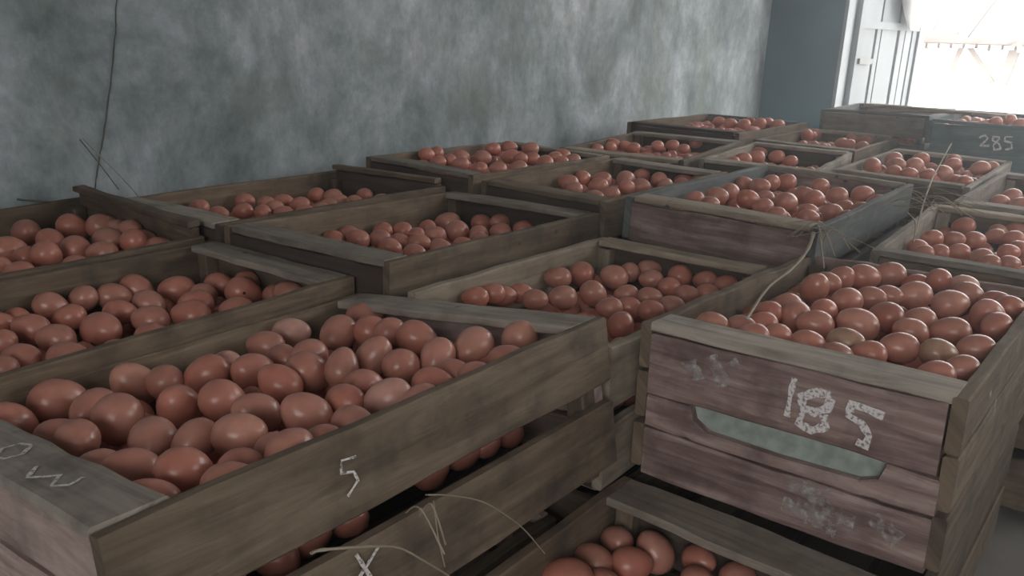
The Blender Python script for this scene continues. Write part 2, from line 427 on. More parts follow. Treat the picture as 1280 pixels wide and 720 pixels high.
# ------------------------------------------------------------------ crates
CR = dict(   # near-right corner x, y, yaw deg, width, length, rim height (from the eye), pitch, roll, height
    A=(0.193, 0.416, -3.3, 0.393, 0.514, -0.3057, 0.009, -0.16, 0.17),
    C=(0.171, 0.785, 0.3, 0.315, 0.56, -0.317, 0, -0.009, 0.18),
    D=(0.171, 1.117, -1.0, 0.37, 0.55, -0.312, 0.017, 0.023, 0.18),
    E=(0.742, 0.735, 1.0, 0.343, 0.553, -0.3, -0.035, -0.015, 0.18),
    G=(0.736, 1.088, 0.1, 0.325, 0.529, -0.3, -0.008, -0.023, 0.18),
    F=(1.31, 1.055, -0.9, 0.315, 0.54, -0.28, -0.015, 0.012, 0.18),
    H=(1.31, 0.742, -1.8, 0.298, 0.53, -0.287, 0, 0.007, 0.18),
    I=(1.262, 0.345, 0.5, 0.33, 0.7, -0.27, -0.025, 0.015, 0.18),
    J=(0.722, 0.39, -1.3, 0.3, 0.468, -0.316, -0.013, -0.008, 0.18),
    B=(0.757, 0.062, -2.5, 0.322, 0.512, -0.296, -0.033, -0.028, 0.18),
    K=(1.362, -0.053, 0.9, 0.34, 0.542, -0.305, -0.006, 0.001, 0.18),
    L=(0.201, 0.072, -2.2, 0.335, 0.551, -0.477, 0, 0.005, 0.185),
    N=(1.912, 0.87, 7, 0.345, 0.55, -0.285, 0.001, 0.004, 0.18),
    O=(2.0, 0.575, 5, 0.285, 0.48, -0.285, 0.002, 0.009, 0.18),
    P=(2.49, 0.96, -2.2, 0.4, 0.6, -0.268, -0.006, -0.001, 0.18),
    R=(2.56, 0.63, -0.4, 0.31, 0.54, -0.29, 0, 0.007, 0.18),
    Q=(2.12, 0.262, -2.2, 0.31, 0.55, -0.29, 0.012, 0.008, 0.18),
    S=(3.16, 0.555, 0.6, 0.363, 0.54, -0.221, -0.004, -0.01, 0.18),
    T=(2.8, 0.153, 0, 0.34, 0.56, -0.201, 0, 0.001, 0.18),
    U=(1.91, -0.058, -3, 0.325, 0.56, -0.3, 0.01, 0.004, 0.18),
)
EYE = 0.68
def crate_frame(q):
    x, y, yaw, W, L, z, ti, ro, H = q
    c, s = math.cos(math.radians(yaw)), math.sin(math.radians(yaw))
    ux = Vector((c, s, ti)).normalized()
    uy = Vector((-s, c, ro)); uy = (uy - ux * uy.dot(ux)).normalized()
    uz = ux.cross(uy)
    cen = Vector((x, y, 0)) + Vector((c, s, 0)) * (L / 2) + Vector((-s, c, 0)) * (W / 2); cen.z = z + EYE
    base = cen - uz * H
    return basis(ux, uy, uz, base * S), cen, ux, uy, uz

def make_crate(q, label, side=W_BROWN, end=W_BROWN, capn=W_GREY, capf=W_GREY, wcn=0.045, wcf=0.045, nside=2, nend=2,
               liner=False, group=None, detail=True, up=0.0, ends_n=None):
    mw, cen, ux, uy, uz = crate_frame(q)
    W, L, H = q[3] * S, q[4] * S, q[8] * S
    root = tag(empty('egg_crate', mw), label, 'crate', group)
    T = 0.013 * S; g = 0.022 * S
    seg = 8 if detail else 3
    def stack(n, h):
        gap = (0.02 if n == 2 else 0.004) * S
        hh = (h - 0.012 * S - gap * (n - 1)) / n
        return [(h - hh / 2 - i * (hh + gap), hh) for i in range(n)]
    for s in (-1, 1):
        for (zc, hh) in stack(nside, H):
            board('side_board', root, side, (RND.uniform(-1, 1) * 0.002, s * (W / 2 - T / 2), zc), (1, 0, 0), (0, 0, 1), L * RND.uniform(0.995, 1.0), hh * RND.uniform(0.97, 1.0), T,
                  jit=0.003, seg=seg, rough=0.0016, chip=0.002, warp=0.0015)
    for s in (-1, 1):
        wc = wcn if s < 0 else wcf
        lift = up * S if s > 0 else 0.0
        top = H + lift - (0.011 * S if wc else 0)
        ends = stack(nend, top)
        if ends_n and s < 0: ends = [(H + (a + b) / 2 * S, (a - b) * S) for (a, b) in ends_n]
        for i, (zc, hh) in enumerate(ends):
            nt = None
            if liner and s < 0 and i == 1: nt = (-0.096 * S, 0.104 * S, 0.025 * S)
            me_kw = dict(seg=seg, rough=0.0018, chip=0.002 if nt is None else 0.0, warp=0.0015)
            # the slot board is measured along -y so its notch is cut in the upper edge
            board('end_board', root, end, (s * (L / 2 - T / 2 - 0.001), 0, zc), (0, -1, 0), (0, 0, 1), W - 2 * T - 0.002, hh, T, jit=0.002 if liner else 0.005, notch=nt, **me_kw)
        if wc:
            w = wc * S
            board('cap_board', root, capn if s < 0 else capf, (s * (L / 2 - w / 2), 0, H + lift - 0.0045 * S), (0, 1, 0), (1, 0, 0), W - 2 * T - 0.003, w, 0.010 * S,
                  jit=0.01, seg=seg, rough=0.003, chip=0.004, warp=0.002)
        for t in (-1, 1):
            me = board_mesh('corner_post', H - 0.014 * S, g, g, seg=2)
            me.transform(Matrix(((0, 0, 1), (0, 1, 0), (-1, 0, 0))).to_4x4())
            me.transform(Matrix.Translation((s * (L / 2 - T - g / 2 - 0.002), t * (W / 2 - T - g / 2 - 0.001), (H - 0.014 * S) / 2 + 0.001)))
            link('corner_post', me, side, root)
    if liner:
        me = box_mesh('handle_liner', [(-L / 2 + T + 0.001, -L / 2 + T + 0.004, -0.125 * S, 0.125 * S, H - 0.116 * S, H - 0.072 * S)])
        tag(link('handle_liner', me, LINER, root), 'pale green panel behind the hand slot')
    n = 3 if detail else 2
    for i in range(n):
        wb = (W - 2 * T) / n
        board('bottom_board', root, W_DARK, (0, -W / 2 + T + wb * (i + 0.5), 0.006 * S), (1, 0, 0), (0, 1, 0), L - 2 * T - 0.003, wb * 0.93, 0.009 * S, seg=2, jit=0.0)
    return root

CL = dict(
 A='long slatted crate with OW chalked on its near end, lower left foreground',
 B='tall stained crate chalked 185 with a pale hand slot, right foreground',
 C='crate of eggs beside the OW crate, on its wall side',
 D='crate of eggs in the left corner by the plaster wall, below the hanging string',
 E='brown crate with eggs sunk low in the middle, beyond the OW crate',
 G='crate against the plaster wall, between the corner crate and the raised dark one',
 F='dark crate heaped with eggs against the wall, left of the far rows',
 H='crate of eggs between the heaped wall crate and the wide bluish crate',
 I='long crate with a wide pale near board and bluish inner walls, mid right',
 J='sunken crate between the OW crate and the crate chalked 185',
 K='crate at the right edge directly behind the crate chalked 185',
 L='lowest crate at the bottom edge, under the shadow of the 185 crate',
 N='far crate by the wall with a broad dark board across its far end',
 O='far crate with a twisted plank side, behind the wide bluish crate',
 P='last crate at the foot of the wall beneath the pale streak',
 R='small far crate of eggs in front of the tall dusty brown panel',
 Q='crate of shiny eggs in front of the dark crate chalked 285',
 S='raised crate with dusty brown end panel below the door leaf',
 T='raised dark teal crate chalked 285 below the bright doorway',
 U='crate at the right edge, beyond the one behind the 185 crate')
OPT = dict(
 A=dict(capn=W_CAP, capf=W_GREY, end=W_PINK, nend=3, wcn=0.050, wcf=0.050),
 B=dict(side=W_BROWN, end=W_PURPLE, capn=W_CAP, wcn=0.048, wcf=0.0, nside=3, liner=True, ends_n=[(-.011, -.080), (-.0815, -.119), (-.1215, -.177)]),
 C=dict(wcf=0.046), D=dict(capf=W_BROWN, wcf=0.022, side=W_BROWN, up=0.022), E=dict(wcn=0.05, wcf=0.045, side=W_BROWN, end=W_DARK),
 G=dict(wcn=0.05, wcf=0.022, capf=W_BROWN, end=W_DARK, up=0.014), F=dict(wcn=0.045, wcf=0.03, end=W_DARK),
 H=dict(wcn=0.05, capn=W_BROWN, wcf=0.05, end=W_DARK), I=dict(wcn=0.05, capn=W_PALE, wcf=0.02, side=W_TEAL, end=W_PURPLE),
 J=dict(wcn=0.0, ends_n=[(-.055, -.11), (-.12, -.165)], side=W_PALE, capf=W_PALE, wcf=0.035, end=W_DARK), K=dict(wcn=0.03, wcf=0.035, capf=W_PALE, side=W_GREY, end=W_BROWN),
 L=dict(wcf=0.06, end=W_DARK, side=W_BROWN), N=dict(capn=W_PALE, end=W_DARK, wcf=0.05), O=dict(side=W_GREY, end=W_DARK, wcf=0.03),
 P=dict(side=W_BROWN, end=W_DARK, wcn=0.05, capn=W_DARK, wcf=0.02, capf=W_TEAL), R=dict(end=W_GREY), Q=dict(capn=W_PALE, wcn=0.03, side=W_GREY, end=W_BROWN, wcf=0.04),
 S=dict(end=W_GREY, side=W_TEAL, capn=W_TEAL, capf=W_TEAL), T=dict(end=W_TEALP, side=W_TEALP, capn=W_TEALP, wcn=0.02, capf=W_TEALP, nend=1),
 U=dict(side=W_GREY))
ROOT = {}
for k, q in CR.items(): ROOT[k] = make_crate(q, CL[k], **OPT.get(k, {}))

# the lower layer: one crate standing on the floor under each crate that is not on it already
UNDER = dict(A='OW crate', B='crate chalked 185', C='crate beside the OW crate', D='corner crate below the string', E='sunken brown middle crate', F='heaped wall crate',
             G='wall crate right of the corner crate', H='crate right of the heaped wall crate', I='long pale-fronted crate', J='sunken crate beside the OW crate', K='crate behind the 185 crate',
             N='far wall crate with the dark board', O='far crate with the twisted side', P='last crate along the wall', Q='crate before the one chalked 285', R='small far crate',
             S='dusty brown raised crate', T='teal crate chalked 285', U='crate at the right edge beyond')
for k, nm in UNDER.items():
    q = CR[k]; mw, cen, ux, uy, uz = crate_frame(q)
    W, L, H = q[3], q[4], q[8]
    low = min((cen - uz * H + ux * (a * L / 2) + uy * (b * W / 2)).z for a in (-1, 1) for b in (-1, 1)) - 0.001
    x, y, yaw = q[0], q[1], q[2]
    if k == 'A': y += 0.035; x -= 0.02; W -= 0.055
    make_crate((x, y, yaw, W, L, low - EYE, 0, 0, low - 0.001), 'weathered slatted crate stacked beneath the ' + nm, wcn=0.0, wcf=0.0, detail=(k in 'AB'),
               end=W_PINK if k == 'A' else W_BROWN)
# chalk marks (in the crate's own frame: rim height is H)
def end_marks(k, strokes, width, name, m=CHALK):
    q = CR[k]; L, H = q[4] * S, q[8] * S
    return ribbon(name, ROOT[k], m, [[(-y * S, z * S) for (y, z) in st] for st in strokes], (-L / 2 - 0.0015, 0, H), (0, -1, 0), (0, 0, 1), width)
end_marks('B', [[(-.012, -.020), (-.010, -.035), (-.009, -.061)]], 0.0075, 'chalk_digit')
end_marks('B', [[(-.048, -.027), (-.033, -.029), (-.021, -.037), (-.023, -.047), (-.034, -.049), (-.046, -.042), (-.048, -.031)], [(-.024, -.050), (-.021, -.064), (-.034, -.068), (-.047, -.060), (-.043, -.049)]], 0.0105, 'chalk_digit')
end_marks('B', [[(-.096, -.035), (-.080, -.032), (-.067, -.031), (-.066, -.043), (-.078, -.047), (-.086, -.057), (-.084, -.068), (-.076, -.066)]], 0.0105, 'chalk_digit')
for st in ([(.075, -.018), (.066, -.034), (.058, -.048)], [(.055, -.020), (.045, -.030)], [(.10, -.03), (.09, -.05)], [(-.02, -.128), (-.04, -.133), (-.06, -.131)], [(-.03, -.141), (-.085, -.147)], [(-.015, -.152), (-.07, -.160)], [(-.10, -.135), (-.125, -.15)]):
    end_marks('B', [st], 0.024, 'chalk_scuff', CHALK_FAINT)
end_marks('T', [[(.026, -.043), (.013, -.034), (.003, -.042), (.019, -.066), (-.005, -.063)]], 0.007, 'chalk_digit')
end_marks('T', [[(-.027, -.037), (-.010, -.035), (-.010, -.047), (-.028, -.055), (-.035, -.069), (-.019, -.073), (-.014, -.060), (-.027, -.040)]], 0.007, 'chalk_digit')
end_marks('T', [[(-.058, -.032), (-.040, -.033), (-.040, -.045), (-.058, -.049), (-.063, -.064), (-.046, -.070)]], 0.007, 'chalk_digit')
def cap_marks(k, strokes, width, name, m=CHALK):
    H = CR[k][8] * S
    return ribbon(name, ROOT[k], m, [[(x * S, y * S) for (x, y) in st] for st in strokes], (0, 0, H + 0.0020), (1, 0, 0), (0, 1, 0), width, off=0.0006)
cap_marks('A', [[(-.245, .002), (-.236, .016), (-.224, .014), (-.221, .000), (-.232, -.013), (-.243, -.010), (-.246, .000)]], 0.0042, 'chalk_letter')
cap_marks('A', [[(-.236, -.050), (-.248, -.066), (-.240, -.078), (-.234, -.084), (-.245, -.098), (-.238, -.108), (-.227, -.104)]], 0.0042, 'chalk_letter')
cap_marks('A', [[(.250, .007), (.238, -.010), (.236, -.024)], [(.232, -.036), (.243, -.050), (.246, -.070)], [(.241, -.085), (.236, -.105)]], 0.004, 'chalk_scribble', CHALK_FAINT)
def side_marks(k, strokes, width, name, m=CHALK):
    q = CR[k]; W, H = q[3] * S, q[8] * S
    return ribbon(name, ROOT[k], m, [[(x * S, z * S) for (x, z) in st] for st in strokes], (0, -W / 2 - 0.0015, H), (1, 0, 0), (0, 0, 1), width, off=0.0012)
side_marks('A', [[(-.078, -.022), (-.091, -.020), (-.093, -.029), (-.082, -.032), (-.079, -.040), (-.090, -.048)]], 0.0028, 'chalk_digit')
side_marks('A', [[(-.098, -.118), (-.069, -.098)], [(-.090, -.094), (-.078, -.122)]], 0.005, 'chalk_cross')
side_marks('B', [[(-.16, -.02), (-.13, -.05)], [(-.14, -.02), (-.16, -.06)], [(-.12, -.03), (-.10, -.06)]], 0.008, 'chalk_scribble', CHALK_FAINT)

# loose board and broken lath lying on the raised far crates
def loose(name, p, q, w, t, m, label):
    p = Vector(p) * S; q = Vector(q) * S; d = q - p
    me = board_mesh(name, d.length, w * S, t * S, seg=8, rough=0.004, chip=0.006)
    u = d.normalized(); v = Vector((0, 0, 1)).cross(u).normalized(); w_ = u.cross(v)
    o = link(name, me, m)
    o.matrix_world = basis(u, v, w_, (p + q) / 2)
    tag(o, label, 'board')
    return o

loose('loose_board', (3.22, .78, EYE - .199), (3.10, .32, EYE - .196), .05, .010, W_GREY, 'weathered loose board lying across the two raised far crates')
loose('lath', (3.05, .66, EYE - .206), (2.95, .40, EYE - .186), .016, .006, W_PALE, 'short pale lath on the rim of the dusty raised crate')

# ------------------------------------------------------------------ straw, string, stems
tag(strand('wall_string', [(.872, 1.526, 2.14), (.878, 1.526, 1.6), (.874, 1.527, 1.1), (.862, 1.526, .80), (.848, 1.527, .686), (.843, 1.527, .651), (.828, 1.527, .58), (.805, 1.527, .487), (.785, 1.527, .422), (.772, 1.525, .371)], 0.0016, 0.0016, STRAW_DARK, wob=0.0012),
    'thin dark string hanging down the plaster wall at left', 'string')
tag(strand('dry_stem', [(.748, 1.50, .476), (.766, 1.48, .444), (.783, 1.45, .41), (.765, 1.36, .385)], 0.0022, 0.0016, STRAW), 'paler dry stem leaning on the wall behind the corner crate', 'stem', 'dry stems')
tag(strand('dry_stem', [(.753, 1.52, .471), (.774, 1.50, .426), (.778, 1.45, .385)], 0.002, 0.0016, STRAW_DARK), 'dark dry stem crossing the hanging string near the corner crate', 'stem', 'dry stems')
tag(strand('lath', [(.615, 1.475, .386), (.67, 1.470, .374), (.735, 1.462, .362)], 0.004, 0.003, STRAW_DARK), 'thin dark lath across the wall-side rim of the corner crate', 'lath')
ST = [
 ([(2.35, .352, .455), (2.193, .341, .43), (1.976, .32, .412), (1.703, .284, .39), (1.50, .252, .385)], .0024, .0016, 'long pale straw upright above the crate of shiny eggs'),
 ([(1.26, .352, .408), (1.18, .335, .400), (1.08, .322, .396), (.971, .316, .394), (.842, .293, .392)], .0042, .0022, 'frayed pale fibre along the wall-side rail of the 185 crate'),
 ([(1.275, .349, .400), (1.22, .331, .412), (1.15, .300, .385)], .0018, .001, 'short straw curl at the far end of the long fibre'),
 ([(1.292, .369, .402), (1.24, .340, .424), (1.20, .318, .386)], .0018, .001, 'bent straw stub by the corner of the long pale-fronted crate'),
 ([(1.74, .310, .402), (1.66, .284, .412), (1.70, .262, .392)], .002, .0012, 'straw tuft strand nearest the long crate, left in the tuft'),
 ([(1.80, .303, .40), (1.77, .262, .408), (1.70, .205, .392)], .0026, .0014, 'thick straw lying on the far board behind the 185 crate'),
 ([(1.60, .290, .40), (1.50, .256, .402), (1.40, .236, .390)], .002, .0012, 'straw along the rail behind the 185 crate'),
 ([(1.86, .294, .40), (1.78, .240, .415), (1.88, .200, .392)], .002, .0012, 'looped straw at the right of the tuft'),
 ([(.422, .380, .337), (.447, .377, .326), (.482, .371, .306), (.514, .364, .277), (.533, .360, .256), (.553, .352, .226)], .0013, .0009, 'thin straw arching over the lower side board of the OW crate'),
 ([(.312, .384, .342), (.322, .383, .340), (.361, .378, .324), (.386, .375, .311), (.408, .369, .290), (.435, .362, .262)], .0026, .0014, 'flat pale straw beside the chalk cross on the OW crate'),
 ([(.433, .382, .326), (.433, .377, .296), (.436, .372, .268)], .0010, .0008, 'fine straw hanging down the lower side board of the OW crate'),
]
for pts, r0, r1, lab in ST: tag(strand('straw', pts, r0, r1, STRAW), lab, 'straw', 'loose straw on the crates')

def tuft(c, n, spread, length, label, seed=4):
    rr = random.Random(seed); V = []; F = []
    for i in range(n):
        a = rr.uniform(0, 2 * math.pi); l = length * rr.uniform(0.4, 1.1)
        x, y, z = c[0] + rr.uniform(-1, 1) * spread, c[1] + rr.uniform(-1, 1) * spread, c[2] + rr.uniform(0, .012)
        dx, dy = math.cos(a), math.sin(a); b = rr.uniform(-.5, .5)
        pts = [(x - dx * l / 2, y - dy * l / 2, z), (x + b * dy * l * .3, y - b * dx * l * .3, z + rr.uniform(.005, .03)), (x + dx * l / 2, y + dy * l / 2, z + rr.uniform(-.004, .015))]
        o = strand('straw_tuft', pts, rr.uniform(.0009, .0018), .0008, STRAW)
        k = len(V); V += [v.co[:] for v in o.data.vertices]; F += [tuple(k + q for q in p.vertices) for p in o.data.polygons]
        me = o.data; bpy.data.objects.remove(o); bpy.data.meshes.remove(me)
    me = bpy.data.meshes.new('straw_tuft'); me.from_pydata(V, [], F)
    tag(link('straw_tuft', me, STRAW), label, 'straw', None, 'stuff')
tuft((1.68, .285, .395), 14, .05, .17, 'tangled straw tuft on the corner behind the 185 crate')
tuft((1.24, .335, .398), 9, .025, .12, 'small tangle of straw at the near corner of the long pale-fronted crate')
tuft((.41, .378, .318), 2, .03, .06, 'few fine straws caught on the lower side board of the OW crate')

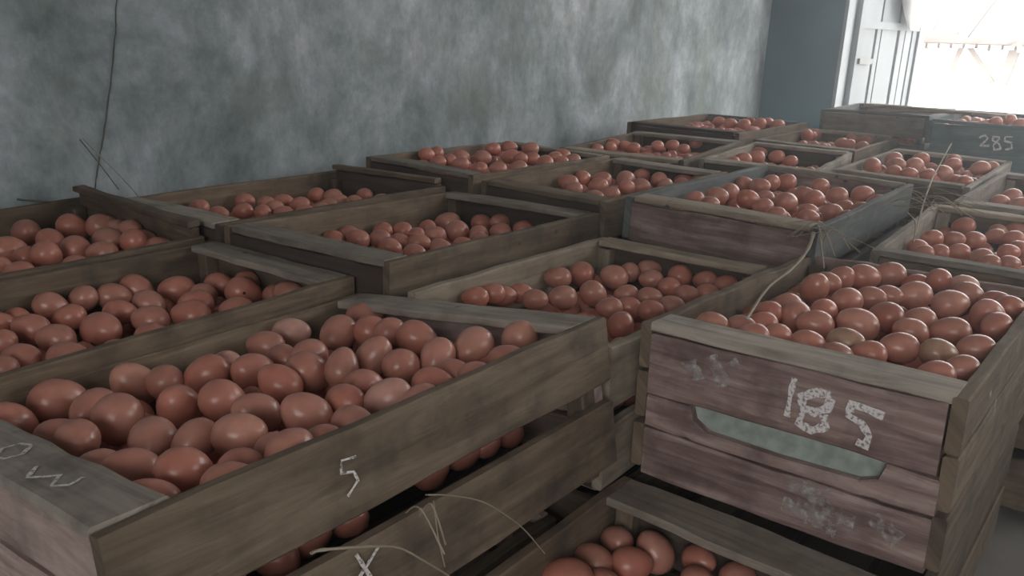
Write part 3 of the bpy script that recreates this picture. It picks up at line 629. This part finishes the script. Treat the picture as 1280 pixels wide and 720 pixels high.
# ------------------------------------------------------------------ eggs
# crate, x y z (1e-4 units), axis (1e-2), size %, photo x y, apparent area
EGGS = """
A 3291 7626 3326 98 -2 -22 126 66 499 4118
A 2774 7437 3327 82 3 -58 117 12 532 3835
A 3349 7089 3382 -93 -38 3 110 117 512 2808
A 3292 6543 3470 33 42 -85 125 148 526 4950
A 3985 7543 3296 -60 6 80 121 169 480 3520
A 4117 7186 3377 36 89 -27 104 206 478 2090
A 3764 6382 3495 -47 -44 77 111 223 507 3186
A 2855 6639 3406 -45 81 37 115 81 552 5000
A 2810 6273 3562 -29 -92 26 100 95 551 2750
A 3152 5750 3590 -45 -89 2 110 194 552 3900
A 2714 5303 3676 -87 26 41 102 162 590 4071
A 2619 5608 3613 -98 0 22 93 122 589 2750
A 2494 4659 3772 -65 55 52 97 189 630 4500
A 2891 4885 3736 77 0 -63 108 232 592 4712
A 2914 4391 3823 62 -76 20 94 290 606 4400
A 3141 4601 3767 -6 98 -19 91 300 588 3000
A 3530 5148 3711 62 -77 17 101 295 544 4121
A 3320 5442 3633 -95 -7 -31 94 246 551 2612
A 4010 6051 3548 78 2 -63 111 280 502 3240
A 3928 5477 3640 -83 18 53 104 320 517 3120
A 4084 5012 3715 -62 43 66 108 383 519 3864
A 3437 4406 3866 96 22 16 93 364 562 2750
A 3510 4697 3726 26 93 -25 88 345 564 2250
A 4421 6940 3425 -63 64 -44 111 258 468 3325
A 4742 7087 3366 18 87 -46 100 280 460 1800
A 4698 6562 3466 -83 -11 55 117 316 466 2912
A 4558 5960 3564 -32 74 59 106 350 480 3088
A 4945 6011 3537 74 -9 -66 116 389 466 3150
A 5280 6399 3521 -96 -14 25 101 382 445 1700
A 5202 6725 3411 -18 -95 24 97 358 449 1594
A 5124 5724 3616 52 32 80 97 424 460 2000
A 6077 6841 3420 -91 -30 -30 120 424 418 2468
A 5937 7499 3316 61 -78 12 108 364 416 2184
A 5435 7326 3344 -55 83 13 101 332 432 2138
A 6783 7138 3374 -52 83 21 111 456 398 2048
A 6337 6527 3452 86 -28 -41 111 468 416 2125
A 6293 6197 3545 96 12 -24 102 488 416 1500
A 5564 5726 3600 19 -41 89 109 468 446 2645
A 5424 5203 3685 96 15 -25 100 503 458 1912
A 6251 5758 3595 45 -81 -37 110 522 424 2684
A 5764 5049 3708 -80 -29 -52 101 546 448 2125
A 6193 4931 3727 -96 -26 -10 115 592 434 2700
A 6592 4656 3771 26 70 -66 107 648 424 2156
A 5904 4295 3829 85 -52 9 95 634 452 2000
A 4661 4638 3774 -63 72 -28 101 484 499 3136
A 5086 4492 3798 55 -83 -13 94 542 482 2656
A 4675 4283 3832 -63 64 -44 91 526 505 2762
A 5431 4544 3766 2 -100 5 89 571 470 1688
A 5378 4239 3849 97 -12 -20 88 598 473 1594
A 4466 4949 3718 -3 -98 21 92 435 502 2125
A 4094 4452 3805 17 -98 0 88 442 531 2231
A 4850 5130 3696 95 -28 -15 87 455 482 1530
A 3750 4416 3796 -12 98 -18 84 402 554 1488
C 4687 10693 3224 71 -37 -60 109 60 383 1537
C 5094 10711 3232 -32 75 -58 100 103 372 1125
C 5465 10616 3206 88 -47 -10 106 140 370 1323
C 5847 10690 3207 45 -81 -37 115 165 361 1737
C 4249 10689 3172 18 95 -24 91 19 400 897
C 4180 10160 3203 -52 83 21 106 38 411 1783
C 4660 10205 3203 -63 69 -36 97 86 398 1276
C 4696 9483 3210 10 -99 11 126 128 413 3347
C 5173 9933 3206 94 -31 -15 97 150 391 1069
C 5604 9963 3205 48 -74 -47 106 188 381 1456
C 5259 9386 3211 -55 83 13 110 188 400 1828
C 4195 9586 3209 -55 83 13 105 69 424 2039
C 3668 9261 3211 -52 83 21 98 26 448 1670
C 4001 8900 3215 61 -78 12 106 85 447 2721
C 4944 8795 3216 37 -92 11 103 191 422 1603
C 4433 8640 3217 59 -80 4 90 148 441 1350
C 3769 9929 3206 18 95 -24 87 4 428 897
C 3968 10513 3227 97 -12 -20 90 0 405 897
C 3410 9091 3214 -1 98 -20 86 4 461 1069
C 6195 10273 3203 -92 36 14 119 221 363 1688
C 5993 9521 3209 -59 80 -4 111 245 381 2071
C 5683 9167 3212 -57 82 5 119 238 395 2321
C 6186 8897 3215 -57 82 5 108 296 389 1951
C 6733 9488 3205 81 -26 -53 126 309 367 2183
C 6770 10130 3182 6 -98 19 110 278 356 1292
C 6998 9808 3241 4 98 -22 99 309 352 867
C 6991 8837 3273 38 -92 11 106 359 368 1285
C 7010 9200 3166 15 96 -24 94 342 368 788
C 6607 8483 3219 59 -80 4 91 354 387 886
C 6316 9816 3207 96 10 -24 93 255 368 738
D 5915 14036 3449 -28 -93 26 126 33 291 1403
D 5289 13185 3419 98 -2 -22 124 12 313 1403
D 6566 13824 3450 76 -16 -63 126 94 285 1470
D 5936 13315 3433 5 97 23 116 62 301 1160
D 5471 12404 3438 55 37 -75 118 56 321 1234
D 5321 12748 3374 41 87 -28 104 36 323 844
D 5978 12612 3418 18 98 2 125 94 311 1470
D 6908 13498 3472 89 -44 -11 126 135 282 1392
D 6580 12729 3416 22 -96 15 126 143 299 1570
D 6132 12112 3409 -59 80 -4 111 128 317 1181
D 6604 12055 3520 8 93 -35 114 174 303 1041
D 6908 12272 3425 55 -83 -13 114 208 296 1199
D 6873 11773 3413 90 -41 -12 104 196 309 837
D 6929 13074 3476 -39 -88 27 109 167 285 738
D 4807 12385 3392 39 88 -27 98 0 336 738
D 4894 11998 3385 -59 80 -4 97 24 341 886
D 5564 11714 3390 90 -41 -12 99 98 334 837
D 6930 12676 3540 -11 -97 23 104 182 286 686
E 9689 10516 3351 52 -83 -21 96 428 293 754
E 9562 10200 3366 -48 82 29 98 446 298 842
E 9323 10527 3354 -45 81 37 86 416 298 517
E 10406 10428 3317 -32 -91 26 101 481 289 632
E 10697 10257 3297 1 98 -21 101 501 289 684
E 9916 10037 3334 -23 96 -15 95 474 299 653
E 9565 9439 3355 55 -83 -13 92 488 309 854
E 10008 9650 3330 10 -98 18 89 501 303 523
E 10153 9330 3343 59 -80 4 94 523 304 704
E 9573 8896 3363 59 -80 4 84 518 316 517
E 10868 9609 3302 -86 51 9 97 542 294 653
E 11969 10249 3259 -59 80 -4 119 560 278 1182
E 11416 9519 3290 86 -2 -50 121 573 290 1039
E 11270 10155 3285 26 93 -25 90 534 285 431
E 10168 8854 3343 57 -82 -5 88 551 310 682
E 12459 9791 3242 94 -29 -15 106 605 279 684
E 11544 9149 3291 -94 -20 26 98 598 293 553
E 12592 9460 3294 -97 18 18 101 631 276 550
E 12022 9010 3276 -59 80 -4 97 625 290 718
E 12589 8896 3258 -78 63 4 95 654 286 546
E 10581 8702 3331 52 -85 6 86 579 307 495
E 11127 8795 3311 10 -98 18 90 599 300 523
E 10585 9797 3319 23 94 -25 85 521 294 386
G 8874 13733 3481 -59 80 -4 90 249 260 550
G 8750 12933 3500 59 -80 4 84 274 268 656
G 9877 13706 3473 59 -80 4 91 306 251 488
G 9189 12831 3499 -59 80 -4 89 304 264 600
G 9325 12454 3507 21 95 -25 88 328 266 450
G 9960 13133 3486 40 -91 10 88 334 255 445
G 10320 13073 3484 59 -80 4 93 355 252 525
G 9530 12089 3513 -55 83 13 88 355 268 650
G 10317 12593 3495 -59 80 -4 92 375 256 550
G 11252 13216 3474 -6 98 -19 92 395 244 422
G 11408 12875 3480 -59 80 -4 92 416 246 469
G 11020 12273 3496 -95 27 16 97 424 253 531
G 10581 12091 3505 -59 80 -4 88 410 258 516
G 10194 11857 3508 -59 80 -4 90 400 264 550
G 11184 11981 3504 97 4 -23 91 444 254 414
G 11940 12493 3485 -1 -98 21 90 456 244 382
G 11661 11748 3504 -59 80 -4 92 476 252 585
G 11925 11368 3511 59 -80 4 86 505 252 438
G 9759 12665 3498 -82 56 7 90 342 260 500
G 9869 11904 3520 59 -80 4 89 382 266 550
F 14731 13296 3991 89 -44 -11 96 533 193 348
F 15076 13317 3986 6 97 -22 97 545 192 332
F 15108 12544 3976 78 -63 -4 99 577 197 401
F 14285 11879 3980 -59 80 -4 92 576 205 411
F 15529 12221 3966 55 -83 -13 99 604 197 501
F 17012 13076 3955 -86 49 9 97 616 186 314
F 17630 13005 3945 59 -80 4 102 637 184 380
F 16189 11880 3945 -59 80 -4 111 639 197 580
F 16070 11516 3957 23 94 -25 92 650 199 284
F 17922 12534 3934 -57 82 5 106 663 186 501
F 16441 11442 3943 -59 80 -4 93 665 198 329
F 16089 10829 3941 32 91 -26 108 681 204 464
F 17071 11187 3931 -95 27 16 94 694 197 299
F 17713 11385 3923 59 -80 4 96 703 194 329
F 17237 10778 3906 -59 80 -4 93 722 201 359
F 14083 11180 3975 -59 80 -4 87 599 211 329
F 14440 10939 3967 -59 80 -4 91 623 211 443
F 15033 10815 3943 -59 80 -4 95 653 210 468
F 14437 12363 3984 -21 96 -16 90 561 201 314
F 14019 12314 3990 -59 80 -4 89 548 203 344
F 16710 10784 3908 -59 80 -4 92 709 204 329
H 15709 9909 3638 -55 83 13 112 710 229 628
H 16475 9985 3641 94 -29 -15 105 728 223 422
H 16684 9606 3636 -59 80 -4 108 752 225 510
H 15945 9259 3633 -59 80 -4 105 748 232 510
H 14699 8598 3628 6 -98 19 92 744 247 355
H 15212 8535 3628 -59 80 -4 101 763 243 510
H 17182 9229 3633 96 -19 -18 118 783 224 576
H 17970 9249 3633 -86 51 9 104 802 220 403
H 16616 8565 3628 29 -95 13 108 800 233 532
H 17712 8658 3629 -94 -24 26 115 824 225 480
H 17180 8232 3626 -97 -3 23 103 831 232 390
H 18124 8223 3633 -59 80 -4 100 855 225 384
H 17583 7996 3625 10 -98 18 95 853 231 323
H 18116 7831 3672 -78 63 4 98 882 224 337
H 16246 8711 3629 -97 15 19 99 783 234 372
H 15153 9409 3634 -59 80 -4 94 717 236 384
I 15343 6230 3895 29 -95 13 108 896 246 743
I 16196 6293 3875 94 -32 -14 102 913 240 542
I 17490 6499 3849 59 -80 4 96 923 229 483
I 17406 6123 3854 2 -98 20 106 948 233 542
I 18392 6226 3819 -91 39 12 101 964 228 451
I 15657 5705 3880 55 -83 -13 105 935 249 759
I 16024 5512 3868 -52 85 -6 90 956 248 427
I 18733 6009 3807 1 98 -21 113 982 228 590
I 15995 5064 3862 88 -48 -10 114 983 253 858
I 18879 5287 3792 -82 56 7 104 1025 233 516
I 17341 5143 3829 10 -98 18 96 1005 243 451
I 16952 4806 3834 90 -42 -12 107 1019 249 664
I 17844 4624 3809 -57 82 5 106 1046 245 681
I 18523 4272 3786 62 -76 20 115 1079 244 866
I 16394 3785 3833 -59 80 -4 97 1076 263 607
I 15680 4105 3855 -48 82 29 95 1040 265 650
I 15298 4420 3870 59 -80 4 89 1010 265 588
I 14680 4227 3882 59 -80 4 90 1010 272 743
I 14413 4718 3896 -59 80 -4 87 970 269 510
I 15071 5196 3887 -59 80 -4 90 954 258 588
I 15331 3755 3857 -59 80 -4 85 1059 273 464
I 14723 6413 3914 -59 80 -4 84 868 248 363
I 17710 3798 3796 -6 98 -19 98 1100 254 495
I 14434 5972 3914 59 -80 4 84 888 255 396
I 16481 4111 3833 -29 95 -13 84 1055 259 330
J 8288 6597 3401 -59 80 -4 85 561 363 777
J 8645 6587 3379 -59 80 -4 85 592 361 823
J 8926 6582 3278 72 -70 -2 84 624 368 541
J 9236 6515 3261 59 -80 4 84 651 367 675
J 9120 6184 3270 45 -89 8 84 669 374 541
J 10208 6530 3278 -59 80 -4 98 690 346 1028
J 10753 6433 3246 -57 -77 29 115 728 342 1236
J 10948 5978 3247 13 99 4 110 767 346 1261
J 9456 5953 3267 -86 49 9 100 703 372 1255
J 9898 5700 3263 65 -39 -66 106 743 368 1392
J 9446 5187 3286 -59 80 -4 86 763 385 984
J 11365 5917 3242 88 38 -28 94 788 340 679
J 11647 5718 3275 59 -80 4 92 818 334 800
J 11221 5470 3248 -59 80 -4 89 814 349 777
J 11606 5154 3275 98 -6 -21 109 856 344 1136
J 11015 5063 3253 -95 28 16 92 836 359 812
J 11629 4760 3290 -3 98 -20 90 889 348 708
J 11627 4425 3293 -85 52 8 87 913 353 681
J 10224 5354 3262 -59 80 -4 84 783 368 696
J 10325 5032 3263 59 -80 4 87 812 372 854
J 9741 5049 3257 -52 83 21 84 785 384 902
J 10835 4687 3259 59 -80 4 84 859 369 835
J 11112 4505 3256 -59 80 -4 84 883 367 791
J 10183 4610 3268 59 -80 4 84 840 382 717
J 8969 4738 3283 91 31 28 98 776 406 1266
J 8172 4272 3297 96 -24 -17 84 778 437 591
J 9789 4728 3273 59 -80 4 84 814 388 580
B 10972 2946 3701 -38 -39 84 108 1018 360 1508
B 11308 2887 3692 -32 -91 26 98 1033 355 1044
B 11758 2821 3678 -30 -58 76 102 1051 349 1136
B 12120 2599 3671 57 -82 -5 109 1080 347 1756
B 9794 2926 3742 -91 40 12 91 984 382 1160
B 9463 2717 3746 94 21 -26 108 991 394 1779
B 9253 2975 3773 16 96 -24 84 962 392 841
B 8801 2877 3774 -59 80 -4 84 952 406 969
B 9210 2414 3776 -55 83 13 98 1018 406 1864
B 10544 2425 3730 -91 39 12 102 1058 377 1537
B 9863 2513 3751 -96 22 17 87 1029 389 981
B 9557 2037 3774 -35 87 34 111 1072 406 2479
B 8759 1956 3803 -2 -98 21 93 1057 428 1577
B 8422 2253 3807 59 -80 4 87 1009 430 1519
B 8494 2608 3779 -90 43 11 84 968 421 1097
B 8224 2774 3816 -6 98 -19 84 943 421 949
B 8346 3279 3793 25 -96 14 86 894 407 1189
B 8526 3009 3776 -18 -95 24 84 924 409 897
B 8220 1914 3823 59 -80 4 84 1044 445 1238
B 12453 2343 3690 -33 94 -12 106 1122 346 1354
B 12457 1977 3609 -59 80 -4 92 1149 351 1020
B 12446 1693 3746 98 0 -22 94 1171 353 870
B 11509 1827 3713 -61 78 -12 107 1142 369 2194
B 10932 2222 3722 -8 -97 22 90 1089 373 981
B 11203 2074 3717 -15 -96 24 86 1110 370 788
B 10117 1866 3761 48 83 -28 105 1108 396 1624
B 10261 1525 3761 -59 80 -4 90 1148 400 1315
B 11349 1366 3730 62 -76 20 108 1188 380 1910
B 12435 1374 3722 59 -80 4 92 1199 354 994
B 12080 1259 3708 61 -72 -34 96 1212 369 1218
B 11045 917 3753 -59 7 81 115 1234 395 2272
B 11889 922 3713 -12 -97 23 94 1246 379 1102
B 11644 726 3747 48 -82 -29 89 1268 386 1090
B 10642 777 3761 -94 32 -16 94 1265 412 1464
B 9666 1504 3784 -48 82 29 92 1138 415 1691
B 8964 1473 3809 -57 82 5 96 1123 435 2104
B 10004 1150 3782 -27 96 -6 98 1188 415 1758
B 9040 1104 3816 55 -83 -13 91 1174 442 1817
B 9502 826 3802 -58 81 2 93 1231 439 2391
B 8689 846 3822 -62 76 -20 84 1224 467 1661
B 8291 1004 3845 -59 80 -4 84 1169 469 1055
B 8504 1667 3820 -19 97 -16 84 1085 443 731
K 16681 2528 3449 -59 80 -4 96 1164 298 708
K 15699 2570 3455 59 -80 4 87 1147 309 540
K 15288 2405 3460 -59 80 -4 84 1154 316 403
K 16938 2182 3447 6 -98 19 87 1193 300 458
K 18469 2271 3438 18 95 -24 104 1204 283 623
K 17174 1884 3445 59 -80 4 96 1218 300 743
K 18448 1650 3437 78 -62 -5 86 1248 289 407
K 18708 1363 3456 -2 -98 21 99 1272 287 564
K 15831 1944 3453 -59 80 -4 92 1198 316 673
K 15697 1577 3454 -59 80 -4 93 1226 322 842
K 15553 2215 3452 -19 97 -16 85 1172 316 508
K 17826 1334 3450 -59 80 -4 93 1264 298 626
K 16504 1250 3449 59 -80 4 88 1261 316 659
K 15570 1136 3454 59 -80 4 84 1262 330 555
K 16951 1144 3446 95 -26 -16 94 1274 312 602
K 15373 1413 3456 -59 80 -4 84 1236 329 403
K 17936 1642 3431 -13 98 -18 84 1246 296 393
L 6056 3573 1655 -13 98 -18 125 695 716 4025
L 6570 3587 1579 13 99 4 105 734 698 2242
L 7066 3585 1564 33 91 -26 95 769 675 1432
L 7181 3178 1545 -11 58 81 113 818 690 3147
L 6801 3255 1559 66 -75 1 107 788 705 2588
L 7312 2724 1572 -27 -93 26 91 876 698 1356
L 7288 2286 1573 88 -46 -10 96 925 720 1841
L 7000 2596 1552 3 -98 20 85 872 726 1259
L 6336 3312 1555 24 -96 15 90 750 729 1631
N 21748 12202 3794 59 -80 4 95 754 178 239
N 21205 11975 3755 95 -27 -16 92 764 184 208
N 21913 11898 3750 59 -80 4 90 779 182 205
N 21691 11501 3753 -59 80 -4 93 792 185 239
N 22633 11211 3752 -91 39 12 101 822 183 267
N 23218 11005 3752 -52 85 -6 99 840 182 253
N 22751 10414 3749 -59 80 -4 86 854 186 183
N 24127 10652 3777 59 -80 4 94 873 178 215
N 20595 12078 3766 59 -80 4 85 742 185 183
O 22506 8499 3672 -59 80 -4 117 922 199 449
O 24230 8659 3680 59 -80 4 111 940 190 342
O 23292 8406 3661 -59 80 -4 119 945 197 421
O 24085 8085 3659 -59 80 -4 110 971 196 317
O 23460 7470 3652 -59 80 -4 97 988 202 270
O 21675 8463 3686 -59 80 -4 96 901 201 228
P 29329 11686 3962 59 -80 4 120 913 155 249
P 29657 12258 3959 6 -98 19 113 899 152 165
P 30443 11363 3947 -47 -84 28 126 939 154 256
P 30217 10941 3969 28 93 -26 126 950 155 244
P 30600 10736 3974 95 17 -25 126 964 154 209
P 30390 10322 3958 -59 80 -4 126 972 157 317
P 27151 10032 3976 59 -80 4 114 940 165 239
P 29321 11186 3962 29 92 -26 126 929 156 269
R 30623 9035 3747 -21 96 -16 116 986 165 218
R 29812 9025 3761 95 19 -26 126 995 168 256
R 30247 9042 3708 -23 -94 25 114 1012 169 197
R 29019 7624 3695 -59 80 -4 108 1052 179 221
R 30671 7724 3709 -97 15 19 121 1067 173 249
R 30669 7283 3705 15 96 -24 121 1082 175 249
R 28815 7333 3700 -59 80 -4 106 1061 181 240
R 28635 6866 3693 -59 80 -4 104 1078 183 214
Q 23154 5209 3818 96 -19 -18 126 1091 208 576
Q 24891 5091 3839 -59 80 -4 117 1117 199 496
Q 23872 4792 3824 2 -98 20 114 1120 206 388
Q 25602 4523 3843 -59 80 -4 110 1151 199 365
Q 24141 4404 3824 -82 56 7 124 1143 207 532
Q 23430 3575 3809 59 -80 4 117 1179 216 646
Q 25148 3641 3831 -59 80 -4 111 1191 206 502
Q 26159 3775 3844 59 -80 4 103 1192 200 276
Q 25007 2956 3824 -61 78 -12 120 1225 211 612
Q 25440 2767 3826 -15 97 -17 103 1240 210 292
Q 22334 2900 3791 59 -80 4 93 1206 228 326
Q 22712 3792 3802 -59 80 -4 95 1160 219 301
Q 22582 4570 3806 -59 80 -4 96 1117 215 326
Q 22576 4179 3803 59 -80 4 96 1137 217 301
U 22878 1929 3513 -59 80 -4 108 1265 245 510
U 21829 1646 3501 -59 80 -4 98 1275 256 434
U 21866 2036 3503 59 -80 4 96 1251 252 384
T 31052 3141 4740 -59 80 -4 108 1261 150 280
T 29566 2682 4739 -59 80 -4 99 1275 155 246
T 29601 3340 4740 -59 80 -4 95 1244 152 214
"""
def egg_profile(n):
    a, c = 0.0172, 0.0219
    out = []
    for i in range(n + 1):
        t = math.pi * i / n
        out.append((c * math.cos(t) * S, a * math.sin(t) * (1 - 0.13 * math.cos(t)) * S))
    return out
def egg_mesh(name, m, nr=16, ns=24):
    P = egg_profile(nr); V = [(P[0][0], 0, 0)]; F = []
    for (x, r) in P[1:-1]:
        for k in range(ns):
            t = 2 * math.pi * k / ns; V.append((x, r * math.cos(t), r * math.sin(t)))
    V.append((P[-1][0], 0, 0))
    for k in range(ns): F.append((0, 1 + k, 1 + (k + 1) % ns))
    for j in range(nr - 2):
        for k in range(ns): a = 1 + j * ns + k; b = 1 + j * ns + (k + 1) % ns; F.append((a, a + ns, b + ns, b))
    e = len(V) - 1; o = 1 + (nr - 2) * ns
    for k in range(ns): F.append((e, o + (k + 1) % ns, o + k))
    me = bpy.data.meshes.new(name); me.from_pydata(V, [], F); me.materials.append(m)
    for p in me.polygons: p.use_smooth = True
    return me
EM = dict(brown=egg_mesh('egg_brown', E_BROWN), pale=egg_mesh('egg_pale', E_PALE), light=egg_mesh('egg_light', E_LIGHT), dark=egg_mesh('egg_dark', E_DARK), olive=egg_mesh('egg_olive', E_OLIVE))
TONE = {'pale': [(364, 416), (484, 499), (280, 460), (884, 407), (1199, 354), (600, 211)],
        'light': [(546, 447), (592, 434), (648, 424), (169, 480), (295, 544), (1234, 395), (766, 344), (1072, 405), (1142, 369), (526, 505), (218, 376), (1190, 379)],
        'dark': [(1107, 396), (237, 573), (1050, 450), (40, 290)],
        'olive': [(1057, 428), (1173, 442)]}
data = []
for ln in EGGS.split('\n'):
    if not ln.strip(): continue
    p = ln.split(); k = p[0]; v = [float(x) for x in p[1:]]
    data.append(dict(k=k, pos=Vector((v[0], v[1], v[2])) / 1e4 * S, ax=Vector(v[3:6]).normalized(), sz=v[6] / 100, px=v[7], py=v[8], ar=v[9], tone='brown'))
for tone, pts in TONE.items():
    for (x, y) in pts:
        b = min(data, key=lambda e: (e['px'] - x) ** 2 + (e['py'] - y) ** 2)
        if (b['px'] - x) ** 2 + (b['py'] - y) ** 2 < 100: b['tone'] = tone
keep = set(id(e) for e in sorted(data, key=lambda e: -e['ar'])[:300])
SHORT = dict(A='OW crate', B='185 crate', C='crate beside the OW crate', D='corner crate below the string', E='low-filled middle crate', G='wall crate right of the corner crate',
             F='heaped wall crate', H='crate right of the heaped one', I='long pale-fronted crate', J='sunken crate left of 185', K='crate behind 185', L='lowest front crate',
             N='far wall crate', O='twisted-sided far crate', P='last wall crate', R='small far crate', Q='crate before 285', T='285 crate', U='right-edge crate')
ORD = ['', 'second', 'third', 'fourth', 'fifth', 'sixth', 'seventh', 'eighth', 'ninth', 'tenth', 'eleventh', 'twelfth', 'thirteenth', 'fourteenth', 'fifteenth']
ROWS = {1: ['only'], 2: ['wall-side', 'camera-side'], 3: ['wall-side', 'middle', 'camera-side'], 4: ['wall-side', 'second', 'third', 'camera-side'], 5: ['wall-side', 'second', 'middle', 'fourth', 'camera-side']}
byc = {}
for e in data: byc.setdefault(e['k'], []).append(e)
def rotm(ax):
    z = Vector((0.13, 0.31, 0.94)); y = z.cross(ax).normalized(); z = ax.cross(y)
    return Matrix((ax, y, z)).transposed()
for k, L in byc.items():
    mw, cen, ux, uy, uz = crate_frame(CR[k])
    nb = min(5, max(1, round(math.sqrt(len(L) / 2.4))))
    L.sort(key=lambda e: -(e['pos'] / S - cen).dot(uy))
    for i, e in enumerate(L): e['row'] = i * nb // len(L)
    for r in range(nb):
        B = sorted([e for e in L if e['row'] == r], key=lambda e: e['px'])
        for i, e in enumerate(B):
            if id(e) not in keep: continue
            o = bpy.data.objects.new('egg', EM[e['tone']])
            o.matrix_world = Matrix.Translation(e['pos']) @ rotm(e['ax']).to_4x4() @ Matrix.Scale(e['sz'], 4)
            where = 'leftmost' if i == 0 else ('rightmost' if i == len(B) - 1 else ORD[i] + ' from left')
            tone = {'light': 'light brown', 'brown': 'brown', 'pale': 'pale', 'dark': 'darker brown', 'olive': 'olive-brown'}[e['tone']]
            tag(o, '%s egg, %s in the %s row, %s' % (tone, where, ROWS[nb][r], SHORT[k]), 'egg', 'eggs in the ' + SHORT[k])
            COL.objects.link(o); e['obj'] = o
# the cracked egg with a dark hole
sp = min(data, key=lambda e: (e['px'] - 309) ** 2 + (e['py'] - 366) ** 2)
if 'obj' in sp:
    me = bpy.data.meshes.new('dark_spot'); bm = bmesh.new()
    bmesh.ops.create_uvsphere(bm, u_segments=10, v_segments=6, radius=0.0022)
    bm.to_mesh(me); bm.free()
    s_ = link('dark_spot', me, DARKSPOT, sp['obj'])
    dirn = (Vector((0, 0, EYE * S)) - sp['pos']).normalized()
    loc = sp['obj'].matrix_world.inverted() @ (sp['pos'] + dirn)
    d = loc.normalized()
    t = 1 / math.sqrt((d.x / (0.0219 * S)) ** 2 + (d.y ** 2 + d.z ** 2) / (0.0172 * S) ** 2)
    s_.location = d * t
    tag(s_, 'small dark hole in the shell')
    sp['obj']['label'] = 'brown egg with a dark spot near the far end, crate beside the OW crate'

# the rest: the small far eggs and the layers under the surface, one heap
def heap():
    DZ = dict(A=-.018, B=-.012, C=-.042, D=-.034, E=-.052, F=-.004, G=-.03, H=-.03, I=-.024, J=-.045, K=-.03, L=-.062, N=-.02, O=-.03, P=-.015, R=-.02, Q=-.008, U=-.03, T=-.005, S=-.085)
    rs = np.random.RandomState(3)
    ref = egg_mesh('egg_heap_unit', E_BROWN, 8, 12)
    rv = np.array([v.co[:] for v in ref.vertices]); rf = [tuple(p.vertices) for p in ref.polygons]
    items = []
    for e in data:
        if id(e) not in keep: items.append((np.array(e['pos']), np.array(rotm(e['ax'])), e['sz']))
    for k, q in CR.items():
        mw, cen, ux, uy, uz = crate_frame(q)
        W, L, H = q[3], q[4], q[8]
        mine = np.array([e['pos'][:] for e in byc.get(k, [])]) / S if k in byc else np.zeros((0, 3))
        z = DZ[k] - (0.027 if k in byc else 0.0); lay = 0
        nl = 5 if k == 'A' else (2 if k in 'BCDEFGHIJKL' else 1)
        while lay < nl and z > -H + 0.03:
            ny = int((W - 0.075) / 0.036) + 1; nx = int((L - 0.085) / 0.039) + 1
            for j in range(ny):
                for i in range(nx):
                    a = -L / 2 + 0.042 + (L - 0.085) * (i + 0.5 * ((j + lay) % 2) * 0.9) / nx + rs.uniform(-.008, .008)
                    if k == 'A' and lay and j == 0 and rs.rand() < .3: continue
                    b = -W / 2 + (0.036 if lay == 0 else (0.080 if k == 'A' else 0.056)) + (W - (0.075 if lay == 0 else (0.125 if k == 'A' else 0.095))) * j / max(1, ny - 1) + rs.uniform(-.006, .006)
                    p = np.array(cen) + np.array(ux) * a + np.array(uy) * b + np.array(uz) * (z + rs.uniform(-.007, .006))
                    if len(mine) and np.min(np.linalg.norm(mine - p, axis=1)) < 0.0335: continue
                    ax = Vector(rs.normal(size=3)); ax.z *= 0.5; ax.normalize()
                    items.append((p * S, np.array(rotm(ax)), rs.uniform(.88, 1.0)))
            z -= 0.032; lay += 1
    V = np.concatenate([(rv * s) @ R.T + p for (p, R, s) in items])
    n = len(rv); F = []
    for i in range(len(items)): F += [tuple(a + i * n for a in f) for f in rf]
    me = bpy.data.meshes.new('egg_heap'); me.from_pydata(V.tolist(), [], F)
    for p in me.polygons: p.use_smooth = True
    me.materials.append(E_BROWN)
    bpy.data.meshes.remove(ref)
    o = link('egg_heap', me, None)
    tag(o, 'brown eggs deeper in the crates and in the farthest crates', 'egg', 'eggs below the surface', 'stuff')
heap()
